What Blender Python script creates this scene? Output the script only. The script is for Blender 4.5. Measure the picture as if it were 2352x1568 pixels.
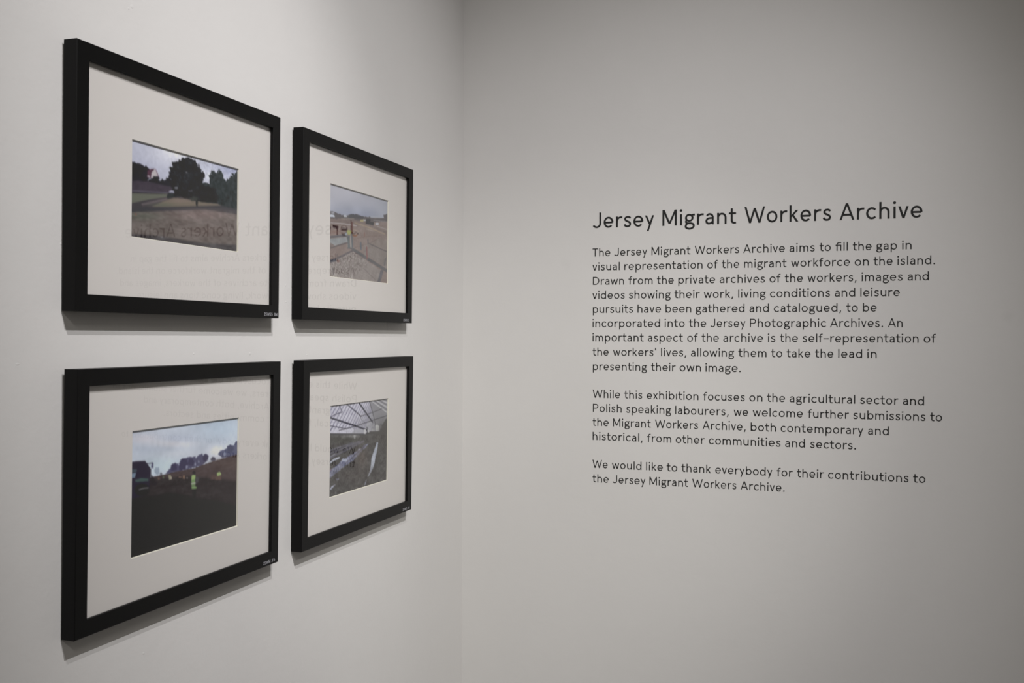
import bpy, bmesh, math, random
import numpy as np
from mathutils import Vector, Matrix

for o in list(bpy.data.objects):
    bpy.data.objects.remove(o, do_unlink=True)
SC = bpy.context.scene
COL = SC.collection
EYE = 1.5                                    # camera height; the corner of the room is the world origin

# ------------------------------------------------------------------ camera
YAW, PITCH, ROLL = 0.32309, -0.00359, 0.00350
CAM = Vector((0.8318, -2.13, EYE))
F_PX = 2285.94
cd = bpy.data.cameras.new('camera')
cam = bpy.data.objects.new('camera', cd)
COL.objects.link(cam)
cd.sensor_fit = 'HORIZONTAL'
cd.sensor_width = 36.0
cd.lens = F_PX / 2352 * 36.0
cd.clip_start = 0.02
cd.dof.use_dof = True
cd.dof.focus_distance = 1.85
cd.dof.aperture_fstop = 20.0
fw0 = Vector((-math.sin(YAW), math.cos(YAW), 0)); rt0 = Vector((math.cos(YAW), math.sin(YAW), 0)); up0 = Vector((0, 0, 1))
fw = fw0 * math.cos(PITCH) + up0 * math.sin(PITCH)
up1 = -fw0 * math.sin(PITCH) + up0 * math.cos(PITCH)
RT = rt0 * math.cos(ROLL) + up1 * math.sin(ROLL)
UP = -rt0 * math.sin(ROLL) + up1 * math.cos(ROLL)
cam.matrix_world = Matrix(((RT.x, UP.x, -fw.x, CAM.x), (RT.y, UP.y, -fw.y, CAM.y), (RT.z, UP.z, -fw.z, CAM.z), (0, 0, 0, 1)))
SC.camera = cam

# ------------------------------------------------------------------ world, lamps, exposure
w = bpy.data.worlds.new('world'); SC.world = w
w.use_nodes = True
w.node_tree.nodes['Background'].inputs['Color'].default_value = (1, 1, 1, 1)
w.node_tree.nodes['Background'].inputs['Strength'].default_value = 0.0
SC.view_settings.view_transform = 'Standard'
SC.view_settings.look = 'None'
SC.view_settings.gamma = 1.0
SC.view_settings.use_curve_mapping = False
SC.view_settings.exposure = 0.0
SC.cycles.filter_width = 2.0                   # a slightly soft lens
SC.cycles.max_bounces = 10
SC.cycles.diffuse_bounces = 6
SC.cycles.transparent_max_bounces = 16
SC.cycles.caustics_reflective = False
SC.cycles.caustics_refractive = False

def spot(name, loc, aim, power, angle, blend, color, radius=0.005):
    ld = bpy.data.lights.new(name, 'SPOT')
    ld.energy = power; ld.spot_size = math.radians(angle); ld.spot_blend = blend
    ld.color = color; ld.shadow_soft_size = radius
    o = bpy.data.objects.new(name, ld); COL.objects.link(o)
    o.location = loc
    d = Vector(aim) - Vector(loc)
    o.rotation_euler = d.to_track_quat('-Z', 'Y').to_euler()
    return o
# two spotlights hung side by side from the ceiling track light the pictures and spill onto the text wall
spot('track_spotlight', (1.789, -1.771, 3.527), (0.0, -0.199, 0.892), 259.6, 50.35, 1.0, (1.0, 0.982, 0.992))
spot('track_spotlight', (1.777, -2.131, 4.000), (0.0, -0.981, 1.702), 224.5, 22.92, 1.0, (1.0, 0.982, 0.992))
# a third one further along the track lights the wall text
spot('track_spotlight', (2.315, -2.669, 3.300), (0.080, 0.0, 1.039), 163.3, 22.92, 1.0, (1.0, 0.985, 0.93))
# unseen soft fill below the ceiling, added to lift the shadows under the frames
def area(name, loc, sx, sy, power, color):
    ld = bpy.data.lights.new(name, 'AREA'); ld.shape = 'RECTANGLE'; ld.size = sx; ld.size_y = sy
    ld.energy = power; ld.color = color
    o = bpy.data.objects.new(name, ld); COL.objects.link(o); o.location = loc
    return o
area('added_fill_light', (2.9, -4.6, 4.07), 1.2, 0.6, 45, (1.0, 0.97, 0.92))

# ------------------------------------------------------------------ helpers
def tag(o, label=None, cat=None, group=None, kind=None):
    if label: o['label'] = label
    if cat: o['category'] = cat
    if group: o['group'] = group
    if kind: o['kind'] = kind
    return o

def add_box(bm, x0, x1, y0, y1, z0, z1):
    v = [bm.verts.new(p) for p in ((x0, y0, z0), (x1, y0, z0), (x1, y1, z0), (x0, y1, z0), (x0, y0, z1), (x1, y0, z1), (x1, y1, z1), (x0, y1, z1))]
    for f in ((0, 3, 2, 1), (4, 5, 6, 7), (0, 1, 5, 4), (1, 2, 6, 5), (2, 3, 7, 6), (3, 0, 4, 7)):
        bm.faces.new([v[i] for i in f])

def link(name, bm, mat, parent=None, smooth=False):
    me = bpy.data.meshes.new(name)
    bm.normal_update()
    bm.to_mesh(me); bm.free()
    if mat: me.materials.append(mat)
    if smooth:
        for p in me.polygons: p.use_smooth = True
    o = bpy.data.objects.new(name, me); COL.objects.link(o)
    if parent: o.parent = parent
    return o

def srgb(c):
    c = np.asarray(c, float) / 255.0
    return np.where(c <= 0.04045, c / 12.92, ((c + 0.055) / 1.055) ** 2.4)

def material(name, color, rough=0.6, spec=0.5):
    m = bpy.data.materials.new(name); m.use_nodes = True
    b = m.node_tree.nodes['Principled BSDF']
    b.inputs['Base Color'].default_value = (*color, 1)
    b.inputs['Roughness'].default_value = rough
    b.inputs['Specular IOR Level'].default_value = spec
    return m, b

def plaster(name, base, bump=0.015, peel=0.0, smudges=()):
    m, b = material(name, base, 0.62, 0.3)
    nt = m.node_tree; N = nt.nodes; L = nt.links
    tc = N.new('ShaderNodeTexCoord')
    n1 = N.new('ShaderNodeTexNoise'); n1.inputs['Scale'].default_value = 55; n1.inputs['Detail'].default_value = 5
    n2 = N.new('ShaderNodeTexNoise'); n2.inputs['Scale'].default_value = 7; n2.inputs['Detail'].default_value = 3
    n3 = N.new('ShaderNodeTexNoise'); n3.inputs['Scale'].default_value = 2.6; n3.inputs['Detail'].default_value = 6; n3.inputs['Roughness'].default_value = 0.6
    for n in (n1, n2, n3): L.new(tc.outputs['Object'], n.inputs['Vector'])
    add = N.new('ShaderNodeMath'); add.operation = 'MULTIPLY_ADD'; add.inputs[1].default_value = 2.0
    L.new(n2.outputs['Fac'], add.inputs[0]); L.new(n1.outputs['Fac'], add.inputs[2])
    bp = N.new('ShaderNodeBump'); bp.inputs['Strength'].default_value = bump; bp.inputs['Distance'].default_value = 0.02
    L.new(add.outputs[0], bp.inputs['Height']); L.new(bp.outputs['Normal'], b.inputs['Normal'])
    if peel:                                  # fine roller texture of the paint
        n4 = N.new('ShaderNodeTexNoise'); n4.inputs['Scale'].default_value = 190; n4.inputs['Detail'].default_value = 3
        L.new(tc.outputs['Object'], n4.inputs['Vector'])
        b2 = N.new('ShaderNodeBump'); b2.inputs['Strength'].default_value = peel; b2.inputs['Distance'].default_value = 0.002
        L.new(n4.outputs['Fac'], b2.inputs['Height']); L.new(bp.outputs['Normal'], b2.inputs['Normal']); L.new(b2.outputs['Normal'], b.inputs['Normal'])
    cr = N.new('ShaderNodeValToRGB')
    cr.color_ramp.elements[0].position = 0.35; cr.color_ramp.elements[1].position = 0.6
    cr.color_ramp.elements[0].color = (*[c * 0.975 for c in base], 1); cr.color_ramp.elements[1].color = (*base, 1)
    L.new(n3.outputs['Fac'], cr.inputs['Fac'])
    col = cr.outputs['Color']
    for (pos, rad, amt) in smudges:           # grubby finger marks
        vd = N.new('ShaderNodeVectorMath'); vd.operation = 'DISTANCE'; vd.inputs[1].default_value = pos
        L.new(tc.outputs['Object'], vd.inputs[0])
        jig = N.new('ShaderNodeMath'); jig.operation = 'MULTIPLY_ADD'; jig.inputs[1].default_value = rad * 1.6
        L.new(n1.outputs['Fac'], jig.inputs[0]); L.new(vd.outputs['Value'], jig.inputs[2])
        mr = N.new('ShaderNodeMapRange'); mr.inputs['From Min'].default_value = rad * 0.5; mr.inputs['From Max'].default_value = rad * 1.9
        mr.inputs['To Min'].default_value = amt; mr.inputs['To Max'].default_value = 0.0
        L.new(jig.outputs[0], mr.inputs['Value'])
        mx = N.new('ShaderNodeMix'); mx.data_type = 'RGBA'; mx.inputs['B'].default_value = (*[c * 0.72 for c in base], 1)
        L.new(mr.outputs['Result'], mx.inputs['Factor']); L.new(col, mx.inputs['A']); col = mx.outputs['Result']
    L.new(col, b.inputs['Base Color'])
    return m

# ------------------------------------------------------------------ the room
PAINT = (0.652, 0.639, 0.622)
WALL = plaster('white_emulsion', PAINT)
WALL_L = plaster('white_emulsion_rollered', PAINT, 0.015, 0.07, (((0, -1.405, 1.68), 0.006, 0.25), ((0, -1.40, 1.62), 0.005, 0.25), ((0, -1.39, 1.44), 0.012, 0.2)))
WALL_B = plaster('white_emulsion_marked', PAINT, 0.015, 0.05, (((0.885, 0, 1.485), 0.02, 0.28), ((0.62, 0, 1.585), 0.012, 0.12), ((0.245, 0, 1.665), 0.015, 0.12), ((1.13, 0, 1.545), 0.012, 0.2)))
CEIL = plaster('ceiling_paint', (0.78, 0.77, 0.75), 0.02)
RX, RY, RZ = 4.6, -6.2, 4.1
def struct(name, box, mat):
    bm = bmesh.new(); add_box(bm, *box)
    return tag(link(name, bm, mat), kind='structure')
bm = bmesh.new(); add_box(bm, -0.12, 0, RY, 0.12, 0, RZ)
for y, z, ry, rz in ((-1.1191, 1.9048, 0.0032, 0.0024), (-1.1246, 1.9004, 0.0016, 0.0014), (-0.8620, 1.4754, 0.003, 0.0022), (-0.8825, 1.5782, 0.0012, 0.0012), (-0.7624, 1.5553, 0.0022, 0.0016), (-0.7638, 1.5812, 0.0014, 0.0022), (-0.4807, 1.9064, 0.0018, 0.0018), (-0.4726, 1.4748, 0.002, 0.0013), (-0.6981, 1.4710, 0.0024, 0.0012), (-0.3420, 1.4648, 0.002, 0.002), (-0.4678, 1.0074, 0.0022, 0.002), (-1.2963, 1.4704, 0.003, 0.0012), (-0.9953, 1.4773, 0.002, 0.0012), (-1.0949, 1.1033, 0.0018, 0.0018), (-1.2349, 1.6033, 0.0014, 0.0014)):      # drips and nibs dried into the paint
    m4 = Matrix.Translation((0, y, z)) @ Matrix.Diagonal((0.00022, ry, rz, 1))
    bmesh.ops.create_uvsphere(bm, u_segments=12, v_segments=8, radius=1, matrix=m4)
add_box(bm, -0.002, 0.00022, -0.4001, -0.3987, 1.4406, 1.5473)      # raised paint line
tag(link('wall_left', bm, WALL_L), kind='structure')
struct('wall_back', (0, RX, 0, 0.12, 0, RZ), WALL_B)
struct('wall_right', (RX, RX + 0.12, RY, 0.12, 0, RZ), WALL)
struct('wall_front', (-0.12, RX + 0.12, RY - 0.12, RY, 0, RZ), WALL)
struct('ceiling', (-0.12, RX + 0.12, RY - 0.12, 0.12, RZ, RZ + 0.1), CEIL)
fm, fb = material('grey_floor_paint', (0.10, 0.095, 0.09), 0.45)
nt = fm.node_tree
n = nt.nodes.new('ShaderNodeTexNoise'); n.inputs['Scale'].default_value = 3; n.inputs['Detail'].default_value = 8
cr = nt.nodes.new('ShaderNodeValToRGB'); cr.color_ramp.elements[0].color = (0.08, 0.078, 0.075, 1); cr.color_ramp.elements[1].color = (0.12, 0.115, 0.11, 1)
nt.links.new(n.outputs['Fac'], cr.inputs['Fac']); nt.links.new(cr.outputs['Color'], fb.inputs['Base Color'])
struct('floor', (-0.12, RX + 0.12, RY - 0.12, 0.12, -0.1, 0), fm)

# ------------------------------------------------------------------ stroke lettering (monoline sans)
HW = 0.0625                                   # half stroke width the glyphs are drawn for, in cap heights
X = 0.70                                      # x-height
def arc(cx, cy, rx, ry, a0, a1, n=None):
    n = n or max(6, int(abs(a1 - a0) / 12))
    return [(cx + rx * math.cos(math.radians(a0 + (a1 - a0) * i / n)), cy + ry * math.sin(math.radians(a0 + (a1 - a0) * i / n))) for i in range(n + 1)]
def spline(pts, k=6):
    P = [pts[0]] + list(pts) + [pts[-1]]; out = []
    for i in range(1, len(P) - 2):
        p0, p1, p2, p3 = P[i - 1], P[i], P[i + 1], P[i + 2]
        for s in range(k):
            t = s / k
            out.append(tuple(0.5 * (2 * p1[j] + (p2[j] - p0[j]) * t + (2 * p0[j] - 5 * p1[j] + 4 * p2[j] - p3[j]) * t * t + (3 * p1[j] - p0[j] - 3 * p2[j] + p3[j]) * t ** 3) for j in (0, 1)))
    out.append(tuple(pts[-1]))
    return out
V = lambda x, y0, y1: ('s', [(x, y0), (x, y1)])
Hh = lambda y, x0, x1: ('s', [(x0, y), (x1, y)])
D = lambda x0, y0, x1, y1: ('d', (x0, y0, x1, y1))     # diagonal cut horizontally at both ends
S = lambda pts: ('s', pts)
dot = lambda x, y, r=0.078: ('p', arc(x, y, r, r, 0, 345, 23))
arch = lambda x0, x1, base=0.0: ('s', [(x0, 0.34)] + arc((x0 + x1) / 2, 0.40, (x1 - x0) / 2, 0.245, 180, 0, 16) + [(x1, base)])
# glyph: (width, left bearing class, right bearing class, strokes); bearings S straight, R round, D diagonal
G = {
 'a': (.50, 'R', 'S', [S([(.44, 0), (.44, .44)] + arc(.255, .44, .185, .205, 8, 152, 12)), S(spline([(.44, .40), (.28, .395), (.13, .35), (.065, .22), (.11, .095), (.22, .055), (.345, .095), (.44, .20)]))]),
 'b': (.62, 'S', 'R', [V(.0625, 0, 1), S(arc(.315, .35, .245, .30, 0, 360, 32))]),
 'c': (.54, 'R', 'R', [S(arc(.31, .35, .25, .30, 42, 318, 26))]),
 'd': (.62, 'R', 'S', [V(.5575, 0, 1), S(arc(.305, .35, .245, .30, 0, 360, 32))]),
 'e': (.62, 'R', 'R', [S(arc(.31, .35, .25, .30, -4, 318, 28)), S([(.07, .335), (.56, .335)])]),
 'f': (.42, 'D', 'D', [S([(.17, 0), (.17, .76)] + arc(.33, .77, .16, .17, 180, 90, 9) + [(.41, .94)]), Hh(.645, .0, .38)]),
 'g': (.60, 'R', 'D', [S(arc(.27, .455, .195, .19, 0, 360, 28)), S(spline([(.41, .585), (.47, .635), (.60, .65)])), S(spline([(.13, .32), (.075, .235), (.11, .145), (.22, .115)])), S(spline([(.20, .115), (.38, .11), (.50, .055), (.535, -.05), (.48, -.165), (.29, -.235), (.10, -.17), (.062, -.06), (.11, .06), (.22, .118)]))]),
 'h': (.56, 'S', 'S', [V(.0625, 0, 1), arch(.0625, .4975)]),
 'i': (.125, 'S', 'S', [V(.0625, 0, X), dot(.0625, .93)]),
 'ı': (.125, 'S', 'S', [V(.0625, 0, X)]),
 'j': (.125, 'S', 'S', [V(.0625, -.2, X), dot(.0625, .93)]),
 'k': (.53, 'S', 'D', [V(.0625, 0, 1), D(.07, .27, .435, .70), D(.45, 0, .18, .42)]),
 'l': (.125, 'S', 'S', [V(.0625, 0, 1)]),
 'm': (.90, 'S', 'S', [V(.0625, 0, X), arch(.0625, .45), arch(.45, .8375)]),
 'n': (.56, 'S', 'S', [V(.0625, 0, X), arch(.0625, .4975)]),
 'o': (.62, 'R', 'R', [S(arc(.31, .35, .25, .30, 0, 360, 34))]),
 'p': (.62, 'S', 'R', [V(.0625, -.30, X), S(arc(.315, .35, .245, .30, 0, 360, 32))]),
 'r': (.40, 'S', 'D', [V(.0625, 0, X), S(spline([(.0625, .30), (.085, .48), (.17, .60), (.29, .645), (.40, .64)]))]),
 's': (.47, 'R', 'R', [S(spline([(.415, .565), (.345, .635), (.235, .655), (.12, .61), (.085, .51), (.14, .42), (.25, .365), (.365, .29), (.40, .19), (.345, .08), (.22, .045), (.11, .08), (.045, .175)]))]),
 't': (.44, 'D', 'D', [S([(.17, .95), (.17, .20)] + arc(.31, .20, .14, .145, 180, 270, 8) + [(.42, .055)]), Hh(.645, .0, .42)]),
 'u': (.56, 'S', 'S', [S([(.0625, X)] + arc(.28, .30, .2175, .245, 180, 360, 16) + [(.4975, .36)]), V(.4975, 0, X)]),
 'v': (.56, 'D', 'D', [D(.068, .70, .28, 0), D(.492, .70, .28, 0)]),
 'w': (.86, 'D', 'D', [D(.066, .70, .245, 0), D(.43, .66, .245, 0), D(.43, .66, .615, 0), D(.794, .70, .615, 0)]),
 'x': (.54, 'D', 'D', [D(.075, .70, .465, 0), D(.465, .70, .075, 0)]),
 'y': (.58, 'D', 'D', [D(.512, .70, .18, -.30), D(.068, .70, .335, .06)]),
 'A': (.82, 'D', 'D', [D(.41, 1, .066, 0), D(.41, 1, .754, 0), Hh(.31, .18, .64)]),
 'D': (.76, 'S', 'R', [S([(.0625, 0.0625), (.0625, .9375), (.30, .9375)] + arc(.30, .5, .39, .4375, 88, -88, 20) + [(.30, .0625), (.0625, .0625)])]),
 'J': (.56, 'D', 'S', [S([(.4975, 1), (.4975, .28)] + arc(.275, .28, .2225, .23, 0, -152, 16))]),
 'M': (.87, 'S', 'S', [V(.0625, 0, 1), V(.8075, 0, 1), D(.072, 1, .435, .12), D(.798, 1, .435, .12)]),
 'P': (.66, 'S', 'R', [V(.0625, 0, 1), S([(.0625, .9375), (.34, .9375)] + arc(.35, .69, .245, .2475, 90, -90, 16) + [(.34, .4425), (.0625, .4425)])]),
 'S': (.60, 'R', 'R', [S(spline([(.53, .80), (.43, .91), (.29, .94), (.14, .87), (.10, .74), (.17, .61), (.31, .53), (.46, .44), (.53, .29), (.46, .12), (.29, .055), (.14, .11), (.05, .24)]))]),
 'T': (.68, 'D', 'D', [Hh(.9375, .02, .66), V(.34, 0, .94)]),
 'W': (1.22, 'D', 'D', [D(.066, 1, .335, 0), D(.61, .92, .335, 0), D(.61, .92, .885, 0), D(1.154, 1, .885, 0)]),
 '2': (.58, 'R', 'R', [S(spline([(.07, .76), (.13, .89), (.28, .94), (.44, .88), (.49, .73), (.42, .56), (.25, .35), (.07, .07)])), Hh(.0625, .05, .54)]),
 '3': (.58, 'R', 'R', [S(spline([(.08, .84), (.26, .94), (.44, .86), (.46, .68), (.36, .56), (.24, .53)])), S(spline([(.24, .53), (.42, .48), (.50, .30), (.42, .12), (.26, .055), (.07, .15)]))]),
 '5': (.58, 'R', 'R', [S([(.48, .9375), (.15, .9375), (.12, .54)] + spline([(.12, .54), (.28, .61), (.46, .52), (.51, .33), (.43, .13), (.25, .055), (.07, .14)]))]),
 '8': (.60, 'R', 'R', [S(arc(.30, .72, .20, .21, 0, 360, 24)), S(arc(.30, .28, .23, .23, 0, 360, 24))]),
 '.': (.16, 'S', 'S', [dot(.08, .075, .08)]),
 ',': (.17, 'S', 'S', [D(.11, .14, .03, -.17)]),
 "'": (.13, 'S', 'S', [V(.0625, .70, 1)]),
 '-': (.58, 'D', 'D', [Hh(.41, .02, .56)]),
}
# the f-i ligature of "fill"
G['\ufb01'] = (.58, 'D', 'S', [S([(.15, 0), (.15, .74)] + arc(.36, .74, .21, .20, 180, 90, 9) + [(.56, .94)]), Hh(.645, .0, .515), V(.5175, 0, .68)])
BEAR = {'S': .085, 'R': .055, 'D': .02}

def glyph_polys(ch, HW=0.054):
    """list of outline rings (each a strip of quads as two edge lines, or a polygon)"""
    out = []
    for kind, d in G[ch][3]:
        if kind == 'p':
            out.append(('poly', d))
        elif kind == 'd':
            x0, y0, x1, y1 = d
            L = math.hypot(x1 - x0, y1 - y0); hx = HW * 0.98 * L / abs(y1 - y0)
            out.append(('strip', [(x0 - hx, y0), (x1 - hx, y1)], [(x0 + hx, y0), (x1 + hx, y1)], False))
        else:
            pts = [d[0]]
            for p in d[1:]:
                if math.hypot(p[0] - pts[-1][0], p[1] - pts[-1][1]) > 1e-4: pts.append(p)
            closed = math.hypot(pts[0][0] - pts[-1][0], pts[0][1] - pts[-1][1]) < 1e-3
            if closed: pts = pts[:-1]
            n = len(pts); l, r = [], []
            for i in range(n):
                a = pts[i - 1] if (i > 0 or closed) else None
                b = pts[(i + 1) % n] if (i < n - 1 or closed) else None
                def nrm(p, q):
                    dx, dy = q[0] - p[0], q[1] - p[1]; L = math.hypot(dx, dy)
                    return (-dy / L, dx / L)
                if a is None: nx, ny = nrm(pts[i], b); s = 1
                elif b is None: nx, ny = nrm(a, pts[i]); s = 1
                else:
                    n1, n2 = nrm(a, pts[i]), nrm(pts[i], b)
                    nx, ny = n1[0] + n2[0], n1[1] + n2[1]; L = math.hypot(nx, ny) or 1e-6
                    nx, ny = nx / L, ny / L
                    s = min(1.5, 1 / max(0.3, nx * n1[0] + ny * n1[1]))
                l.append((pts[i][0] + nx * HW * s, pts[i][1] + ny * HW * s)); r.append((pts[i][0] - nx * HW * s, pts[i][1] - ny * HW * s))
            out.append(('strip', l, r, closed))
    return out

def word_layout(word):
    x = 0; prev = None; res = []
    for ch in word:
        g = G[ch]
        if prev is not None: x += BEAR[G[prev][2]] + BEAR[g[1]] + 0.02
        res.append((ch, x)); x += g[0]; prev = ch
    return res, x

def add_word(bm, word, to3d, x0, x1, base, cap, thick, raised=(), half=0.054):
    """letters of one word between x0 and x1 on the baseline; to3d(x, z, depth) places them"""
    lay, wid = word_layout(word)
    sx = (x1 - x0) / wid
    thick0 = thick
    for k, (ch, ox) in enumerate(lay):
        dz = raised[1] if raised and raised[0] == k else 0
        for layer, item in enumerate(glyph_polys(ch, half)):
            thick += 0.00002 if layer else -thick + thick0      # strokes lie one over the other
            f = lambda p, d, dy=0: bm.verts.new(to3d(x0 + (ox + p[0]) * sx, base + (p[1] + dy) * cap, d))
            if item[0] == 'poly':
                top = [f(p, thick, dz) for p in item[1]]; bot = [f(p, 0, dz) for p in item[1]]
                bm.faces.new(top)
                for i in range(len(top)):
                    j = (i + 1) % len(top); bm.faces.new((bot[i], bot[j], top[j], top[i]))
            else:
                _, l, r, closed = item
                lt = [f(p, thick) for p in l]; rt = [f(p, thick) for p in r]
                lb = [f(p, 0) for p in l]; rb = [f(p, 0) for p in r]
                n = len(l)
                for i in range(n if closed else n - 1):
                    j = (i + 1) % n
                    bm.faces.new((lt[i], rt[i], rt[j], lt[j]))
                    bm.faces.new((lt[i], lt[j], lb[j], lb[i])); bm.faces.new((rt[i], rb[i], rb[j], rt[j]))
                if not closed:
                    bm.faces.new((lt[0], lb[0], rb[0], rt[0])); bm.faces.new((lt[-1], rt[-1], rb[-1], lb[-1]))

VINYL, _ = material('charcoal_vinyl', (0.016, 0.016, 0.0155), 0.55, 0.25)
tow = lambda x, z, d: (x, -d, z)
# every row: its words, where each word starts and ends along the wall (metres from the corner), and its baseline height
HEAD = [
 ('Jersey Migrant Workers Archive', [(0.304, 0.4407), (0.4583, 0.6142), (0.6306, 0.8036), (0.8194, 0.9761)], 1.7416),
]
PARA1 = [
 ('The Jersey Migrant Workers Archive aims to \ufb01ll the gap in', [(0.3042, 0.3447), (0.353, 0.4257), (0.435, 0.5187), (0.5274, 0.6202), (0.6285, 0.7128), (0.7218, 0.772), (0.7811, 0.8031), (0.8124, 0.8361), (0.8454, 0.8816), (0.8902, 0.9291), (0.9387, 0.9563)], 1.6794),
 ('visual representation of the migrant workforce on the island.', [(0.3044, 0.3656), (0.3755, 0.5444), (0.554, 0.576), (0.5845, 0.6207), (0.6302, 0.7163), (0.725, 0.8404), (0.8492, 0.8763), (0.8852, 0.9213), (0.9301, 0.9995)], 1.6485),
 ('Drawn from the private archives of the workers, images and', [(0.3054, 0.3753), (0.3851, 0.4378), (0.4471, 0.4835), (0.493, 0.5709), (0.5801, 0.6731), (0.6822, 0.7045), (0.7127, 0.7489), (0.7578, 0.8531), (0.8627, 0.94), (0.9491, 0.9884)], 1.6171),
 ('videos showing their work, living conditions and leisure', [(0.3046, 0.377), (0.3861, 0.477), (0.4848, 0.5385), (0.547, 0.6084), (0.6185, 0.6748), (0.6832, 0.8023), (0.811, 0.8507), (0.8603, 0.9348)], 1.5862),
 ('pursuits have been gathered and catalogued, to be', [(0.3056, 0.3953), (0.405, 0.4562), (0.4658, 0.521), (0.5304, 0.6319), (0.6417, 0.6813), (0.6912, 0.8239), (0.8337, 0.8557), (0.8652, 0.8917)], 1.5556),
 ('incorporated into the Jersey Photographic Archives. An', [(0.3052, 0.4545), (0.4642, 0.5071), (0.5161, 0.5526), (0.5608, 0.6339), (0.6427, 0.7947), (0.8022, 0.9037), (0.9128, 0.9404)], 1.5244),
 ('important aspect of the archive is the self-representation of', [(0.3053, 0.4189), (0.4278, 0.5035), (0.5126, 0.5348), (0.543, 0.5792), (0.5881, 0.6697), (0.6796, 0.6946), (0.7038, 0.7396), (0.7488, 0.97), (0.9793, 1.0016)], 1.4935),
 ("the workers' lives, allowing them to take the lead in", [(0.3055, 0.3418), (0.3513, 0.446), (0.4565, 0.5107), (0.5204, 0.6107), (0.6194, 0.6769), (0.686, 0.7087), (0.7171, 0.7645), (0.7734, 0.8093), (0.8183, 0.8646), (0.8742, 0.8921)], 1.4621),
 ('presenting their own image.', [(0.3061, 0.4262), (0.4352, 0.488), (0.4966, 0.5421), (0.5514, 0.6245)], 1.4303),
]
PARA2 = [
 ('While this exhib\u0131tion focuses on the agricultural sector and', [(0.3059, 0.3677), (0.3767, 0.4163), (0.4257, 0.5369), (0.5467, 0.6333), (0.6422, 0.6691), (0.6782, 0.7146), (0.7234, 0.8516), (0.8608, 0.9328), (0.9413, 0.9808)], 1.3694),
 ('Polish speaking labourers, we welcome further submissions to', [(0.3065, 0.3711), (0.3811, 0.4789), (0.4875, 0.6), (0.6103, 0.6403), (0.6493, 0.7501), (0.7597, 0.8394), (0.848, 0.9833), (0.9918, 1.0136)], 1.3385),
 ('the Migrant Workers Archive, both contemporary and', [(0.3061, 0.3424), (0.3519, 0.4352), (0.4441, 0.5364), (0.5454, 0.6352), (0.6452, 0.6968), (0.7058, 0.8675), (0.876, 0.9156)], 1.3078),
 ('historical, from other communities and sectors.', [(0.3062, 0.4172), (0.4269, 0.4795), (0.489, 0.5501), (0.5589, 0.7059), (0.715, 0.7543), (0.7646, 0.8532)], 1.2768),
]
PARA3 = [
 ('We would like to thank everybody for their contributions to', [(0.3061, 0.3405), (0.3497, 0.4153), (0.4251, 0.4617), (0.4697, 0.4925), (0.5013, 0.5637), (0.5726, 0.6898), (0.6984, 0.7303), (0.7387, 0.7918), (0.7998, 0.9528), (0.9612, 0.9838)], 1.2156),
 ('the Jersey Migrant Workers Archive.', [(0.3066, 0.3429), (0.3512, 0.4239), (0.4325, 0.5158), (0.5242, 0.6167), (0.625, 0.7144)], 1.1841),
]
CAP_BODY, CAP_HEAD = 0.01765, 0.0338
def build_text(name, rows, cap, label, cat, part):
    prep = [(text.split(' '), ends, base) for text, ends, base in rows]
    root = bpy.data.objects.new(name, None); COL.objects.link(root)
    root.empty_display_size = 0.05
    x0 = min(e[0][0] for _, e, _ in prep); zb = prep[-1][2]
    root.location = (x0, 0, zb); tag(root, label, cat)
    place = lambda x, z, d: (x - x0, -d, z - zb)
    for words, ends, base in prep:
        assert len(words) == len(ends), words
        if part == 'word':
            for wd, (a, b) in zip(words, ends):
                bm = bmesh.new(); add_word(bm, wd, place, a, b, base, cap, 0.0004, (), 0.057)
                link('word', bm, VINYL, root)
        else:
            bm = bmesh.new()
            for wd, (a, b) in zip(words, ends):
                raised = (4, 0.09) if (wd == 'Archive,') else ()
                add_word(bm, wd, place, a, b, base, cap, 0.0004, raised, 0.051)
            link('text_line', bm, VINYL, root)
    for o in root.children:
        bm = bmesh.new(); bm.from_mesh(o.data); bmesh.ops.recalc_face_normals(bm, faces=bm.faces); bm.to_mesh(o.data); bm.free()
    return root
build_text('wall_heading', HEAD, CAP_HEAD, 'large charcoal heading lettering on the white wall above the paragraphs', 'wall lettering', 'word')
build_text('wall_paragraph', PARA1, CAP_BODY, 'longest paragraph of small charcoal lettering, nine lines directly under the heading', 'wall lettering', 'line')
build_text('wall_paragraph', PARA2, CAP_BODY, 'middle paragraph of small charcoal lettering, four lines beginning While this', 'wall lettering', 'line')
build_text('wall_paragraph', PARA3, CAP_BODY, 'lowest paragraph of small charcoal lettering, two lines of thanks', 'wall lettering', 'line')

# ------------------------------------------------------------------ the four photographs: printed colours, painted on a fine grid
rng = np.random.default_rng(7)
def blur(a, n=1):
    for _ in range(n):
        p = np.pad(a, ((1, 1), (1, 1)) + ((0, 0),) * (a.ndim - 2), mode='edge')
        a = (p[:-2, 1:-1] + p[2:, 1:-1] + p[1:-1, :-2] + p[1:-1, 2:] + 2 * p[1:-1, 1:-1]) / 6
    return a
def vnoise(h, w, cell, seed=0, aspect=1.0):
    r = np.random.default_rng(seed)
    gh, gw = int(h / cell) + 3, int(w / (cell * aspect)) + 3
    g = r.random((gh, gw))
    yy, xx = np.mgrid[0:h, 0:w]; y = yy / cell; x = xx / (cell * aspect)
    i, j = y.astype(int), x.astype(int); fy, fx = y - i, x - j
    fy = fy * fy * (3 - 2 * fy); fx = fx * fx * (3 - 2 * fx)
    return (g[i, j] * (1 - fy) * (1 - fx) + g[i + 1, j] * fy * (1 - fx) + g[i, j + 1] * (1 - fy) * fx + g[i + 1, j + 1] * fy * fx) - 0.5

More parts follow.
